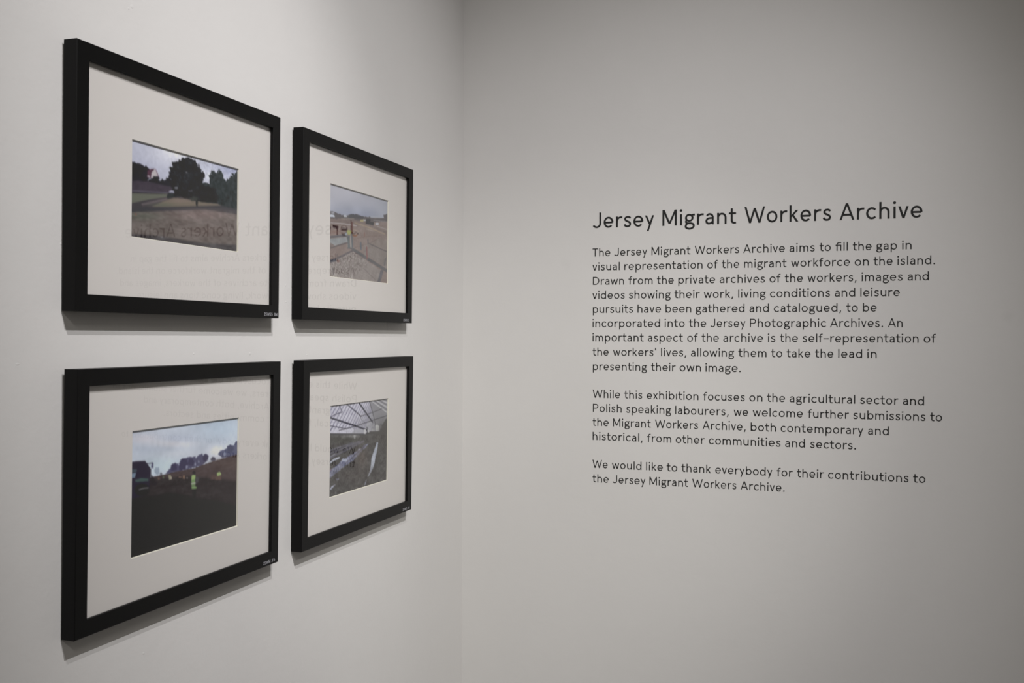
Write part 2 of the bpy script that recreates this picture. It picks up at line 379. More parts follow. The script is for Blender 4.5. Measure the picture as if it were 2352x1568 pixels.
class Print:
    """canvas whose features are placed by their position in the picture, given in the close-up's own grid (quad = the four corners)"""
    def __init__(s, w, h, quad):
        s.w, s.h = w, h
        s.c = np.zeros((h, w, 3))
        A, b = [], []
        for (x, y), (u, v) in zip(quad, ((0, 0), (w, 0), (w, h), (0, h))):
            A += [[x, y, 1, 0, 0, 0, -u * x, -u * y], [0, 0, 0, x, y, 1, -v * x, -v * y]]; b += [u, v]
        m = np.linalg.solve(np.array(A, float), np.array(b, float))
        s.M = np.append(m, 1).reshape(3, 3)
        s.yy, s.xx = np.mgrid[0:h, 0:w] + 0.5
        Mi = np.linalg.inv(s.M)
        q = np.stack([s.xx, s.yy, np.ones_like(s.xx)], -1) @ Mi.T
        s.qx, s.qy = q[..., 0] / q[..., 2], q[..., 1] / q[..., 2]     # close-up coordinates of every cell
    def mask(s, pts, rough=0, seed=1, cell=5):
        x, y = s.qx.copy(), s.qy.copy()
        if rough:
            x += vnoise(s.h, s.w, cell, seed) * 2 * rough; y += vnoise(s.h, s.w, cell, seed + 50) * 2 * rough
        ins = np.zeros(x.shape, bool); n = len(pts)
        for i in range(n):
            (x0, y0), (x1, y1) = pts[i], pts[(i + 1) % n]
            if y0 == y1: continue
            ins ^= ((y0 > y) != (y1 > y)) & (x < (x1 - x0) * (y - y0) / (y1 - y0) + x0)
        return ins.astype(float)
    def put(s, m, col, soft=0, a=1.0):
        if soft: m = blur(m, soft)
        s.c += (np.asarray(col, float) - s.c) * (m * a)[..., None]
    def poly(s, pts, col, soft=1, a=1.0, rough=0, seed=1, cell=5): s.put(s.mask(pts, rough, seed, cell), col, soft, a)
    def blob(s, x, y, rx, ry, col, soft=1, a=1.0, rough=0, seed=1):
        px, py = s.qx.copy(), s.qy.copy()
        if rough:
            px += vnoise(s.h, s.w, 5, seed) * 2 * rough; py += vnoise(s.h, s.w, 5, seed + 9) * 2 * rough
        s.put((((px - x) / rx) ** 2 + ((py - y) / ry) ** 2 < 1).astype(float), col, soft, a)
    def glow(s, x, y, rx, ry, col, a=1.0):
        s.put(np.exp(-(((s.qx - x) / rx) ** 2 + ((s.qy - y) / ry) ** 2)), col, 0, a)
    def line(s, pts, wd, col, soft=1, a=1.0):
        m = np.zeros(s.qx.shape)
        for (x0, y0), (x1, y1) in zip(pts[:-1], pts[1:]):
            L2 = (x1 - x0) ** 2 + (y1 - y0) ** 2
            t = np.clip(((s.qx - x0) * (x1 - x0) + (s.qy - y0) * (y1 - y0)) / L2, 0, 1)
            d = np.hypot(s.qx - x0 - t * (x1 - x0), s.qy - y0 - t * (y1 - y0))
            m = np.maximum(m, np.clip((wd / 2 + 2.5 - d) / 5, 0, 1))
        s.put(m, col, soft, a)
    def grain(s, amp, cell, seed, m=None, tint=(1, 1, 1), aspect=1.0):
        n = vnoise(s.h, s.w, cell, seed, aspect) * amp * 2
        if m is not None: n = n * m
        s.c += n[..., None] * np.array(tint)

def print_meadow():
    p = Print(320, 168, [(108, 100), (1392, 465), (1375, 1452), (95, 1278)])
    p.c[:] = (176, 178, 199)
    p.glow(700, 260, 300, 150, (206, 206, 219)); p.glow(180, 500, 220, 140, (158, 160, 186), .9); p.glow(1330, 470, 200, 90, (150, 156, 190), .9)
    p.glow(1050, 560, 120, 90, (196, 198, 214), .8)
    p.grain(8, 26, 3, aspect=2); p.grain(2, 9, 4)
    p.poly([(60, 585), (330, 600), (620, 640), (1420, 640), (1420, 1500), (60, 1500)], (66, 60, 68))
    p.poly([(60, 355), (240, 405), (330, 450), (330, 560), (310, 610), (60, 600)], (44, 42, 50), rough=9, seed=2)
    p.poly([(310, 480), (345, 462), (402, 457), (360, 505), (352, 575), (305, 560)], (84, 54, 70))
    p.poly([(355, 585), (362, 500), (402, 460), (440, 510), (455, 590)], (172, 163, 168))
    p.poly([(402, 455), (412, 462), (462, 585), (450, 590)], (120, 96, 122))
    p.poly([(310, 540), (340, 540), (340, 560), (310, 560)], (150, 140, 150))
    for i, (x, y, r) in enumerate([(405, 590, 46), (350, 620, 40), (480, 620, 34), (560, 605, 42), (520, 650, 50), (440, 640, 40), (600, 640, 40)]):
        p.blob(x, y, r, r, (46, 47, 52), rough=12, seed=20 + i)
    p.poly([(60, 600), (330, 615), (480, 650), (640, 690), (640, 760), (60, 740)], (67, 60, 71))
    p.grain(5, 5, 6)
    p.poly([(590, 660), (572, 560), (588, 450), (620, 395), (690, 355), (760, 332), (815, 318), (872, 350), (925, 410), (950, 470), (990, 520), (1002, 585), (978, 625), (990, 690), (935, 720), (900, 770), (800, 810), (640, 790), (610, 720)], (43, 45, 49), rough=20, seed=31, cell=4)
    p.poly([(925, 660), (1000, 632), (1062, 645), (1052, 560), (1090, 488), (1150, 505), (1178, 468), (1225, 530), (1240, 600), (1300, 560), (1360, 505), (1420, 490), (1420, 990), (1200, 930), (1150, 872), (920, 862), (850, 820)], (51, 58, 60), rough=20, seed=33, cell=4)
    p.poly([(640, 700), (930, 650), (1130, 700), (1150, 870), (900, 860), (780, 810), (640, 790)], (40, 41, 45), rough=16, seed=35)
    tree = blur(p.mask([(560, 320), (1420, 450), (1420, 950), (640, 800)]), 2)
    p.grain(11, 3, 8, tree); p.grain(9, 8, 9, tree)
    p.blob(783, 505, 10, 6, (120, 122, 128)); p.blob(655, 690, 22, 14, (120, 120, 130), a=.8); p.blob(830, 720, 26, 10, (84, 84, 92), a=.7, rough=8)
    p.line([(60, 715), (300, 735), (560, 748)], 14, (88, 84, 98)); p.line([(60, 742), (500, 758)], 10, (58, 56, 62))
    p.blob(600, 738, 32, 20, (150, 150, 170)); p.blob(598, 752, 28, 8, (90, 90, 104))
    p.poly([(60, 752), (400, 762), (560, 762), (545, 800), (330, 830), (60, 885)], (96, 98, 88))
    p.poly([(60, 885), (330, 835), (545, 800), (640, 800), (420, 880), (260, 930), (60, 985)], (66, 63, 68))
    p.poly([(230, 880), (440, 830), (550, 808), (540, 835), (400, 870), (250, 900)], (98, 88, 94), soft=2)
    p.blob(590, 790, 46, 34, (50, 54, 56), rough=10, seed=41)
    p.poly([(360, 915), (500, 850), (630, 808), (760, 822), (900, 850), (1150, 880), (1200, 905), (1000, 915), (600, 925)], (112, 102, 90), soft=2)
    p.glow(700, 845, 160, 30, (124, 108, 100), .8); p.glow(480, 895, 150, 25, (92, 95, 84), .8)
    p.poly([(60, 960), (300, 925), (600, 915), (1000, 905), (1210, 900), (1420, 960), (1420, 1010), (1000, 950), (500, 968), (60, 985)], (62, 62, 68), soft=2)
    p.blob(905, 870, 14, 45, (48, 50, 52), rough=6); p.blob(870, 825, 46, 26, (66, 70, 66), a=.7, rough=10)
    p.poly([(60, 985), (500, 968), (1000, 950), (1420, 1010), (1420, 1500), (60, 1500)], (104, 95, 92), soft=2)
    p.glow(950, 1010, 360, 70, (122, 106, 104), .9); p.glow(250, 1030, 220, 50, (84, 86, 78), .8); p.glow(1000, 1200, 300, 90, (112, 98, 95), .6)
    p.poly([(60, 1240), (500, 1270), (900, 1340), (1420, 1370), (1420, 1520), (60, 1300)], (76, 73, 76), soft=5)
    gm = blur(p.mask([(60, 960), (1420, 960), (1420, 1500), (60, 1500)]), 2)
    p.grain(9, 3, 12, gm, aspect=3); p.grain(10, 9, 13, gm, aspect=3)
    p.blob(165, 1005, 12, 10, (122, 88, 76)); p.blob(478, 1280, 18, 5, (140, 140, 150))
    return p

def print_site():
    p = Print(320, 224, [(105, 130), (875, 362), (868, 1465), (95, 1372)])
    p.c[:] = (158, 159, 173)
    p.glow(480, 580, 500, 150, (134, 140, 162)); p.glow(150, 200, 300, 150, (170, 169, 181), .8); p.glow(850, 450, 130, 140, (142, 146, 160), .7)
    p.grain(7, 24, 3, aspect=2)
    p.poly([(60, 560), (900, 590), (900, 1520), (60, 1520)], (126, 111, 107))
    p.poly([(80, 490), (150, 505), (230, 535), (330, 562), (400, 540), (470, 545), (560, 572), (640, 575), (700, 592), (820, 594), (830, 545), (900, 530), (900, 640), (600, 640), (300, 610), (80, 600)], (88, 84, 88), rough=9, seed=5, cell=4)
    p.poly([(360, 555), (400, 540), (470, 543), (560, 572), (560, 605), (360, 595)], (74, 74, 80), rough=8, seed=6)
    p.poly([(80, 535), (170, 550), (178, 582), (80, 574)], (172, 178, 194)); p.blob(150, 525, 25, 10, (150, 152, 164)); p.poly([(290, 555), (325, 552), (342, 578), (300, 580)], (168, 172, 182))
    p.poly([(650, 565), (815, 575), (815, 592), (650, 590)], (150, 156, 168), a=.7)
    p.glow(300, 640, 260, 40, (108, 94, 92), .8); p.line([(260, 602), (430, 602)], 10, (150, 138, 128), a=.7)
    p.poly([(515, 612), (560, 608), (556, 645), (512, 640)], (150, 140, 102)); p.poly([(556, 608), (592, 612), (590, 632), (556, 630)], (160, 158, 160))
    p.poly([(588, 604), (648, 604), (650, 640), (695, 646), (690, 690), (640, 682), (584, 668)], (64, 63, 67))
    p.blob(737, 668, 24, 14, (172, 174, 184)); p.line([(690, 620), (860, 640)], 12, (120, 116, 118)); p.line([(740, 700), (870, 745)], 8, (160, 158, 160), a=.7)
    p.line([(115, 652), (300, 668), (462, 694)], 9, (168, 163, 166)); p.line([(440, 655), (600, 705), (840, 806)], 10, (152, 133, 108)); p.line([(600, 740), (700, 765)], 7, (160, 150, 138), a=.8)
    p.line([(640, 690), (870, 790)], 24, (98, 88, 86), a=.5, soft=3)
    p.line([(420, 745), (500, 770)], 9, (150, 130, 112))
    p.poly([(80, 690), (128, 700), (122, 790), (80, 780)], (82, 66, 66)); p.poly([(150, 685), (228, 700), (222, 735), (150, 722)], (70, 56, 58)); p.poly([(200, 700), (222, 700), (218, 830), (202, 830)], (76, 60, 62))
    p.poly([(262, 712), (340, 722), (332, 768), (262, 760)], (88, 74, 74), rough=6); p.glow(160, 780, 90, 30, (122, 96, 90), .8)
    p.poly([(80, 835), (330, 805), (330, 835), (80, 862)], (88, 86, 92))
    p.poly([(80, 870), (330, 842), (352, 908), (175, 958), (80, 905)], (130, 133, 137)); p.poly([(80, 900), (170, 950), (110, 985), (80, 985)], (110, 98, 96))
    p.line([(80, 1005), (240, 950), (360, 915)], 13, (84, 78, 82))
    p.line([(405, 652), (405, 800)], 20, (96, 66, 64)); p.poly([(265, 805), (340, 820), (332, 838), (280, 828)], (54, 52, 58))
    p.poly([(335, 765), (352, 752), (400, 758), (394, 785), (372, 818), (342, 805)], (146, 150, 88)); p.blob(326, 805, 18, 22, (134, 140, 150))
    p.poly([(338, 825), (376, 825), (372, 905), (382, 985), (350, 990), (346, 900)], (92, 98, 102)); p.poly([(392, 800), (412, 800), (420, 985), (398, 985)], (94, 98, 104)); p.poly([(380, 830), (394, 830), (398, 975), (384, 975)], (140, 136, 136)); p.line([(350, 990), (425, 1000)], 16, (84, 86, 92))
    p.line([(415, 820), (450, 832), (485, 800)], 20, (120, 78, 58)); p.blob(480, 798, 12, 12, (74, 66, 68))
    p.poly([(640, 925), (760, 860), (900, 900), (900, 1040)], (124, 113, 109), soft=3); p.poly([(560, 960), (640, 930), (870, 1045), (870, 1260), (560, 1060)], (122, 113, 110), soft=3)
    p.line([(430, 870), (640, 830), (800, 830)], 8, (108, 90, 84), a=.6); p.line([(630, 930), (875, 1042)], 13, (92, 86, 90))
    p.line([(440, 985), (640, 925), (760, 860)], 8, (104, 92, 90), a=.7)
    p.line([(80, 1180), (250, 1108), (420, 1020)], 24, (90, 85, 90)); p.line([(420, 1010), (640, 1150), (880, 1300)], 40, (90, 88, 92))
    p.poly([(80, 1215), (250, 1120), (420, 1040), (600, 1160), (790, 1290), (745, 1470), (80, 1380)], (131, 122, 120))
    rub = blur(p.mask([(80, 1215), (420, 1040), (620, 1180), (420, 1400), (80, 1380)]), 3)
    p.grain(20, 3, 14, rub); p.grain(10, 7, 15, rub)
    for k in range(9): p.line([(400 + k * 42, 1050 + k * 28), (200 + k * 60, 1250 + k * 40)], 4, (112, 104, 104), a=.5)
    for k in range(7): p.line([(330 - k * 30, 1080 + k * 22), (740 - k * 22, 1330 + k * 24)], 5, (118, 108, 106), a=.55)
    p.line([(560, 1260), (720, 1420)], 7, (104, 96, 98), a=.8)
    for k in range(5): p.line([(590 + k * 60, 1010 + k * 18), (560 + k * 66, 1060 + k * 40)], 5, (108, 102, 102), a=.5)
    p.line([(560, 1020), (860, 1180)], 5, (106, 100, 100), a=.5)
    p.line([(800, 1300), (755, 1470)], 40, (96, 94, 100)); p.line([(850, 1130), (835, 1220)], 18, (100, 96, 100))
    p.line([(598, 978), (605, 1130)], 17, (122, 82, 82)); p.line([(519, 920), (523, 1005)], 20, (92, 98, 108)); p.line([(615, 878), (618, 930)], 16, (100, 94, 98)); p.line([(570, 790), (568, 835)], 12, (130, 96, 88)); p.line([(205, 1075), (208, 1150)], 10, (96, 86, 86))
    p.poly([(80, 1160), (180, 1130), (200, 1165), (90, 1190)], (74, 74, 84)); p.blob(222, 1165, 20, 12, (112, 76, 72)); p.line([(100, 1225), (200, 1370)], 16, (150, 142, 140)); p.line([(150, 1260), (160, 1340)], 10, (90, 84, 86))
    p.grain(5, 3, 17, (p.qy > 620).astype(float)); p.grain(6, 12, 18, (p.qy > 640).astype(float), aspect=2)
    return p

def print_field():
    p = Print(320, 222, [(88, 215), (1155, 75), (1165, 1157), (110, 1482)])
    p.c[:] = (172, 180, 197)
    p.glow(1000, 180, 260, 130, (160, 176, 196)); p.glow(220, 290, 160, 50, (190, 189, 202)); p.glow(500, 340, 220, 40, (190, 190, 200)); p.glow(300, 400, 260, 50, (160, 170, 190), .6); p.glow(560, 290, 160, 40, (160, 168, 190), .6)
    p.glow(420, 560, 220, 90, (172, 188, 200)); p.glow(950, 420, 90, 60, (206, 206, 218)); p.glow(640, 440, 250, 40, (186, 190, 202), .6)
    p.grain(9, 20, 3, aspect=2.5); p.grain(4, 8, 4)
    hor = [(60, 690), (310, 672), (450, 642), (600, 607), (740, 578), (900, 520), (1050, 475), (1220, 430), (1220, 1600), (60, 1600)]
    p.blob(362, 610, 22, 34, (120, 134, 156), a=.7, rough=10); p.blob(402, 640, 14, 20, (84, 84, 96), a=.8, rough=8)
    p.poly([(440, 650), (505, 560), (545, 528), (578, 540), (600, 500), (650, 482), (690, 470), (735, 468), (745, 485), (780, 445), (812, 440), (822, 470), (838, 438), (866, 462), (866, 505), (845, 525), (800, 560), (600, 612)], (78, 76, 104), rough=9, seed=7, cell=4)
    for x, y, r in ((530, 575, 30), (625, 540, 40), (700, 525, 28), (836, 478, 27), (600, 575, 26)): p.blob(x, y, r, r * 1.3, (62, 58, 84), rough=8, seed=int(x), soft=2)
    for x, y in ((655, 570), (740, 545), (575, 545), (775, 520)): p.blob(x, y, 8, 16, (150, 156, 178), soft=2, a=.7, rough=5)
    p.poly([(965, 430), (985, 405), (1040, 400), (1070, 365), (1110, 350), (1130, 360), (1140, 315), (1200, 310), (1200, 450), (1050, 480), (1000, 480)], (84, 86, 114), rough=9, seed=9, cell=4)
    p.blob(1090, 390, 36, 36, (72, 74, 100), rough=10); p.blob(1030, 440, 14, 20, (130, 138, 164), a=.8, rough=8); p.blob(922, 492, 24, 22, (76, 74, 94), rough=8)
    p.poly(hor, (74, 62, 63))
    p.poly([(60, 740), (300, 690), (700, 660), (1220, 720), (1220, 1600), (60, 1600)], (54, 49, 51), soft=8)
    p.poly([(60, 900), (500, 830), (1220, 960), (1220, 1600), (60, 1600)], (42, 40, 42), soft=12)
    p.glow(1080, 540, 180, 60, (82, 68, 66), .8); p.glow(260, 1200, 260, 260, (40, 41, 39), .8)
    g = blur(p.mask(hor), 1)
    p.grain(5, 3, 12, g, aspect=2); p.grain(5, 12, 13, g, aspect=3)
    for k in range(8): p.line([(400, 720 + k * 60), (1160, 690 + k * 55)], 8, (50, 45, 47), a=.35, soft=2)
    # tractor at the left edge
    p.poly([(60, 530), (150, 518), (238, 513), (262, 540), (272, 560), (300, 590), (300, 640), (288, 700), (290, 790), (270, 850), (60, 900)], (50, 45, 60))
    p.line([(60, 535), (150, 520), (238, 516)], 10, (66, 58, 76))
    p.poly([(60, 645), (150, 632), (140, 680), (60, 695)], (104, 124, 146)); p.poly([(90, 600), (160, 592), (156, 625), (90, 630)], (66, 78, 88), soft=2)
    p.poly([(140, 700), (210, 682), (280, 690), (272, 712), (150, 722)], (64, 86, 84), soft=2); p.blob(215, 800, 75, 60, (40, 38, 42), soft=3); p.line([(186, 800), (228, 784), (275, 780)], 10, (126, 126, 128), a=.8)
    p.line([(255, 545), (312, 530)], 7, (70, 66, 86)); p.poly([(302, 530), (322, 528), (322, 585), (300, 580)], (84, 82, 112)); p.poly([(300, 640), (370, 740), (350, 760), (290, 740)], (46, 42, 48), soft=3, a=.8)
    # people in high-visibility vests
    p.blob(730, 630, 16, 20, (50, 44, 50)); p.poly([(705, 662), (722, 648), (746, 652), (744, 700), (742, 760), (760, 772), (756, 788), (710, 792), (706, 720)], (108, 138, 88)); p.poly([(712, 655), (742, 652), (740, 690), (706, 700)], (140, 162, 100))
    p.line([(706, 738), (744, 730)], 12, (148, 150, 142)); p.line([(708, 762), (748, 752)], 8, (84, 92, 74)); p.poly([(746, 670), (778, 672), (776, 720), (752, 740)], (74, 72, 76), soft=2)
    p.poly([(715, 795), (760, 790), (752, 900), (730, 930)], (42, 38, 42), soft=2)
    p.blob(978, 640, 26, 26, (140, 160, 102), rough=10); p.poly([(940, 662), (1002, 655), (1000, 700), (945, 702)], (94, 74, 68), soft=2); p.poly([(902, 652), (940, 648), (942, 695), (902, 700)], (86, 68, 66), soft=2)
    p.poly([(472, 655), (498, 652), (512, 690), (484, 700)], (134, 132, 108)); p.blob(500, 682, 12, 12, (150, 138, 128)); p.blob(380, 688, 12, 14, (96, 76, 68)); p.blob(425, 672, 9, 14, (86, 98, 78)); p.poly([(618, 655), (642, 652), (640, 690), (618, 688)], (116, 92, 78)); p.line([(580, 672), (604, 672)], 7, (140, 110, 96)); p.blob(662, 680, 7, 6, (140, 130, 126))
    return p

def print_greenhouse():
    p = Print(320, 222, [(103, 238), (905, 145), (900, 1277), (103, 1508)])
    p.c[:] = (176, 174, 190)
    p.glow(820, 480, 200, 170, (98, 98, 104)); p.glow(780, 300, 110, 90, (128, 127, 134), .9); p.glow(600, 500, 140, 80, (150, 149, 158), .8)
    p.grain(10, 4, 3)
    for k in range(17):                       # glazing bars of the near roof slope, closer together further away
        t = 1 - (1 - k / 17) ** 1.55
        x0 = 165 + 560 * t; x1 = -60 + 640 * t
        y1 = 620
        p.line([(x0 + 40, 100), (x0, 225), (x1 + (x0 - x1) * .12, y1 - 60)], 13 - 6 * t, (118, 115, 140), a=.85)
    for k in range(5): p.line([(90, 330 + k * 62), (520 + k * 20, 470 + k * 34)], 4, (136, 134, 150), a=.4)
    p.poly([(650, 180), (730, 120), (960, 120), (960, 470), (745, 510)], (122, 121, 127), soft=3, a=.75)
    for k in range(6): p.line([(675 + k * 50, 170 - k * 12), (905 + k * 30, 345 - k * 52)], 13, (176, 175, 181), a=.85)
    for k in range(5): p.line([(705 + k * 50, 162 - k * 12), (920 + k * 30, 322 - k * 52)], 7, (78, 77, 84), a=.8)
    p.line([(655, 185), (700, 330), (745, 520)], 10, (92, 92, 98))
    p.line([(500, 185), (600, 330), (700, 470)], 19, (66, 66, 76)); p.line([(335, 212), (440, 300), (545, 392)], 13, (80, 79, 90))
    p.line([(530, 390), (680, 345), (830, 290)], 9, (82, 81, 88)); p.line([(530, 390), (545, 430), (590, 480)], 6, (110, 110, 118))
    p.line([(120, 400), (180, 360), (280, 328)], 11, (84, 82, 98)); p.line([(235, 230), (280, 322)], 9, (92, 90, 106))
    p.line([(80, 392), (260, 452), (450, 515), (620, 580)], 22, (60, 60, 72)); p.line([(80, 508), (220, 535), (340, 560)], 11, (76, 75, 88))
    p.line([(240, 580), (340, 558), (480, 520), (700, 448), (920, 380)], 10, (72, 72, 80)); p.blob(450, 515, 16, 12, (50, 50, 58))
    p.line([(160, 520), (110, 600)], 12, (96, 94, 116)); p.line([(450, 540), (452, 620)], 8, (110, 110, 120), a=.7); p.line([(350, 560), (345, 620)], 6, (120, 120, 130), a=.6)
    p.poly([(60, 618), (350, 628), (600, 640), (640, 600), (720, 600), (800, 600), (820, 540), (880, 440), (960, 360), (960, 1600), (60, 1600)], (76, 74, 74), soft=2)
    p.poly([(480, 560), (600, 575), (600, 632), (400, 625)], (140, 140, 150), soft=2, a=.7)
    p.line([(60, 630), (340, 634), (600, 638)], 20, (70, 69, 74)); p.glow(420, 665, 160, 25, (116, 116, 116), .8); p.poly([(440, 645), (475, 648), (465, 700), (445, 695)], (150, 150, 152), soft=2, a=.8)
    p.glow(300, 720, 220, 40, (70, 70, 66), .8)
    p.poly([(745, 520), (768, 503), (792, 530), (790, 590), (765, 600), (742, 580)], (182, 182, 184)); p.poly([(585, 570), (612, 570), (606, 635), (582, 632)], (176, 175, 180)); p.blob(645, 598, 16, 18, (166, 166, 168)); p.blob(712, 580, 22, 18, (150, 150, 152), a=.8); p.line([(626, 540), (628, 640)], 12, (70, 70, 76)); p.blob(815, 545, 22, 14, (112, 112, 116), a=.7)
    p.glow(860, 700, 120, 200, (72, 69, 67), .8)
    # sheeted beds running away
    for a_, b_, c_ in (((60, 880), (300, 800), (420, 762)), ((60, 930), (300, 830), (520, 740)), ((60, 985), (330, 860), (580, 735))): p.line([a_, b_, c_], 26, (96, 94, 108), a=.8, soft=2)
    p.line([(60, 900), (180, 850), (340, 800)], 9, (60, 58, 64), a=.8); p.line([(60, 955), (230, 870), (420, 800)], 10, (62, 60, 66), a=.8)
    p.poly([(60, 1060), (120, 1010), (180, 965), (262, 942), (245, 968), (165, 1005), (95, 1060)], (160, 164, 180)); p.line([(100, 950), (190, 905)], 9, (156, 156, 170), a=.8)
    p.poly([(60, 1250), (60, 1170), (200, 1070), (290, 990), (420, 915), (520, 850), (600, 785), (645, 762), (640, 790), (540, 890), (440, 1000), (330, 1070), (230, 1150), (130, 1235)], (112, 115, 142), soft=2, rough=8)
    bed = blur(p.mask([(60, 1250), (60, 1170), (290, 990), (600, 785), (645, 762), (440, 1000), (230, 1150)]), 3); p.grain(26, 4, 8, bed)
    p.blob(315, 990, 34, 22, (150, 156, 178), soft=2, rough=8); p.blob(525, 850, 22, 14, (140, 144, 166), soft=2); p.line([(330, 1040), (480, 910), (600, 800)], 12, (76, 74, 84), a=.7)
    p.poly([(60, 1090), (180, 1035), (240, 1000), (120, 1110), (60, 1150)], (88, 84, 84), soft=2, a=.8); p.blob(120, 1120, 18, 12, (112, 72, 80), a=.8)
    p.poly([(760, 752), (780, 752), (778, 800), (762, 900), (742, 990), (725, 1075), (690, 1160), (655, 1222), (640, 1225), (668, 1150), (684, 1060), (690, 970), (720, 880), (750, 800)], (150, 156, 172), soft=1); p.poly([(715, 900), (738, 900), (735, 1040), (700, 1080), (694, 1000)], (166, 172, 188), soft=2)
    p.poly([(615, 1268), (630, 1262), (615, 1330), (596, 1345)], (136, 140, 158)); p.glow(560, 960, 90, 160, (92, 82, 78), .7); p.glow(450, 1200, 260, 120, (80, 75, 74), .7)
    p.poly([(125, 1385), (150, 1345), (205, 1320), (180, 1345), (140, 1395)], (140, 144, 164)); p.blob(225, 1250, 26, 12, (110, 112, 130), rough=8, a=.8); p.blob(205, 1445, 14, 22, (112, 110, 112), a=.8); p.blob(500, 1370, 34, 8, (112, 108, 108), a=.7)
    gm = (p.qy > 640).astype(float); p.grain(10, 3, 17, gm); p.grain(10, 9, 18, gm, aspect=2)
    return p

PRINT_MAT = bpy.data.materials.new('colour_photographic_print'); PRINT_MAT.use_nodes = True
_b = PRINT_MAT.node_tree.nodes['Principled BSDF']; _b.inputs['Roughness'].default_value = 0.5; _b.inputs['Specular IOR Level'].default_value = 0.04
_a = PRINT_MAT.node_tree.nodes.new('ShaderNodeVertexColor'); _a.layer_name = 'ink'
PRINT_MAT.node_tree.links.new(_a.outputs['Color'], _b.inputs['Base Color'])

def print_mesh(p, width, height, depth, y0, z0, gain, veil):
    img = blur(np.clip(p.c, 0, 255), 1)
    grey = img.mean(-1, keepdims=True); img = grey + (img - grey) * 0.78
    lin = np.clip((srgb(img) - veil) / gain, 0.004, 0.95)
    h, w_ = p.h, p.w
    ys = y0 + (np.arange(w_ + 1) / w_) * width
    zs = z0 - (np.arange(h + 1) / h) * height
    Y, Z = np.meshgrid(ys, zs)
    co = np.stack([np.full_like(Y, depth), Y, Z], -1).reshape(-1, 3)
    i = np.arange(h)[:, None] * (w_ + 1) + np.arange(w_)[None, :]
    faces = np.stack([i, i + w_ + 1, i + w_ + 2, i + 1], -1).reshape(-1, 4)
    me = bpy.data.meshes.new('photo_print')
    me.vertices.add(len(co)); me.vertices.foreach_set('co', co.ravel())
    me.loops.add(faces.size); me.loops.foreach_set('vertex_index', faces.ravel().astype(np.int32))
    me.polygons.add(len(faces)); me.polygons.foreach_set('loop_start', (np.arange(len(faces)) * 4).astype(np.int32)); me.polygons.foreach_set('loop_total', np.full(len(faces), 4, np.int32))
    me.update(calc_edges=True)
    pad = np.pad(lin, ((0, 1), (0, 1), (0, 0)), mode='edge'); pad2 = np.pad(lin, ((1, 0), (1, 0), (0, 0)), mode='edge')
    v = ((pad + pad2) / 2).reshape(-1, 3)
    at = me.color_attributes.new('ink', 'FLOAT_COLOR', 'POINT')
    at.data.foreach_set('color', np.concatenate([v, np.ones((len(v), 1))], 1).ravel().astype(np.float32))
    me.materials.append(PRINT_MAT)
    return me

# ------------------------------------------------------------------ the frames
BLACK, bb = material('black_frame_paint', (0.0030, 0.0029, 0.0029), 0.45, 0.16)
_n = BLACK.node_tree.nodes.new('ShaderNodeTexNoise'); _n.inputs['Scale'].default_value = 240; _n.inputs['Detail'].default_value = 4
_bp = BLACK.node_tree.nodes.new('ShaderNodeBump'); _bp.inputs['Strength'].default_value = 0.04; _bp.inputs['Distance'].default_value = 0.001
BLACK.node_tree.links.new(_n.outputs['Fac'], _bp.inputs['Height']); BLACK.node_tree.links.new(_bp.outputs['Normal'], bb.inputs['Normal'])
MATB, _ = material('off_white_mat_board', (0.755, 0.708, 0.688), 0.8, 0.2)
CORE, _ = material('cream_mat_core', (0.74, 0.70, 0.61), 0.8, 0.2)
HARDB, _ = material('brown_hardboard', (0.12, 0.08, 0.05), 0.8, 0.2)
WHITE, _ = material('white_marker_ink', (0.30, 0.30, 0.32), 0.6)
GLASS = bpy.data.materials.new('picture_glass'); GLASS.use_nodes = True
nt = GLASS.node_tree; nt.nodes.clear()
out = nt.nodes.new('ShaderNodeOutputMaterial'); mix = nt.nodes.new('ShaderNodeMixShader')
tr = nt.nodes.new('ShaderNodeBsdfTransparent'); tr.inputs['Color'].default_value = (0.97, 0.975, 0.97, 1)
gl = nt.nodes.new('ShaderNodeBsdfGlossy'); gl.inputs['Roughness'].default_value = 0.0
fr = nt.nodes.new('ShaderNodeFresnel'); fr.inputs['IOR'].default_value = 1.5
geo = nt.nodes.new('ShaderNodeNewGeometry')
front = nt.nodes.new('ShaderNodeMath'); front.operation = 'SUBTRACT'; front.inputs[0].default_value = 1.0
two = nt.nodes.new('ShaderNodeMath'); two.operation = 'MULTIPLY'; two.inputs[1].default_value = 1.42     # both faces of the pane
mul = nt.nodes.new('ShaderNodeMath'); mul.operation = 'MULTIPLY'; mul.use_clamp = True
nt.links.new(geo.outputs['Backfacing'], front.inputs[1]); nt.links.new(fr.outputs['Fac'], two.inputs[0])
nt.links.new(two.outputs[0], mul.inputs[0]); nt.links.new(front.outputs[0], mul.inputs[1])
nt.links.new(mul.outputs[0], mix.inputs['Fac']); nt.links.new(tr.outputs[0], mix.inputs[1]); nt.links.new(gl.outputs[0], mix.inputs[2])
nt.links.new(mix.outputs[0], out.inputs['Surface'])

FW_, FH_, FD_ = 0.4198, 0.3030, 0.0183        # outside size and depth of every frame
RAIL = 0.0195
def ring(bm, pts_out, pts_in, flip=False):
    n = len(pts_out)
    for i in range(n):
        j = (i + 1) % n
        f = (pts_out[i], pts_out[j], pts_in[j], pts_in[i])
        bm.faces.new(f[::-1] if flip else f)

def rect(bm, x, y0, y1, z0, z1):
    return [bm.verts.new((x, y0, z0)), bm.verts.new((x, y1, z0)), bm.verts.new((x, y1, z1)), bm.verts.new((x, y0, z1))]

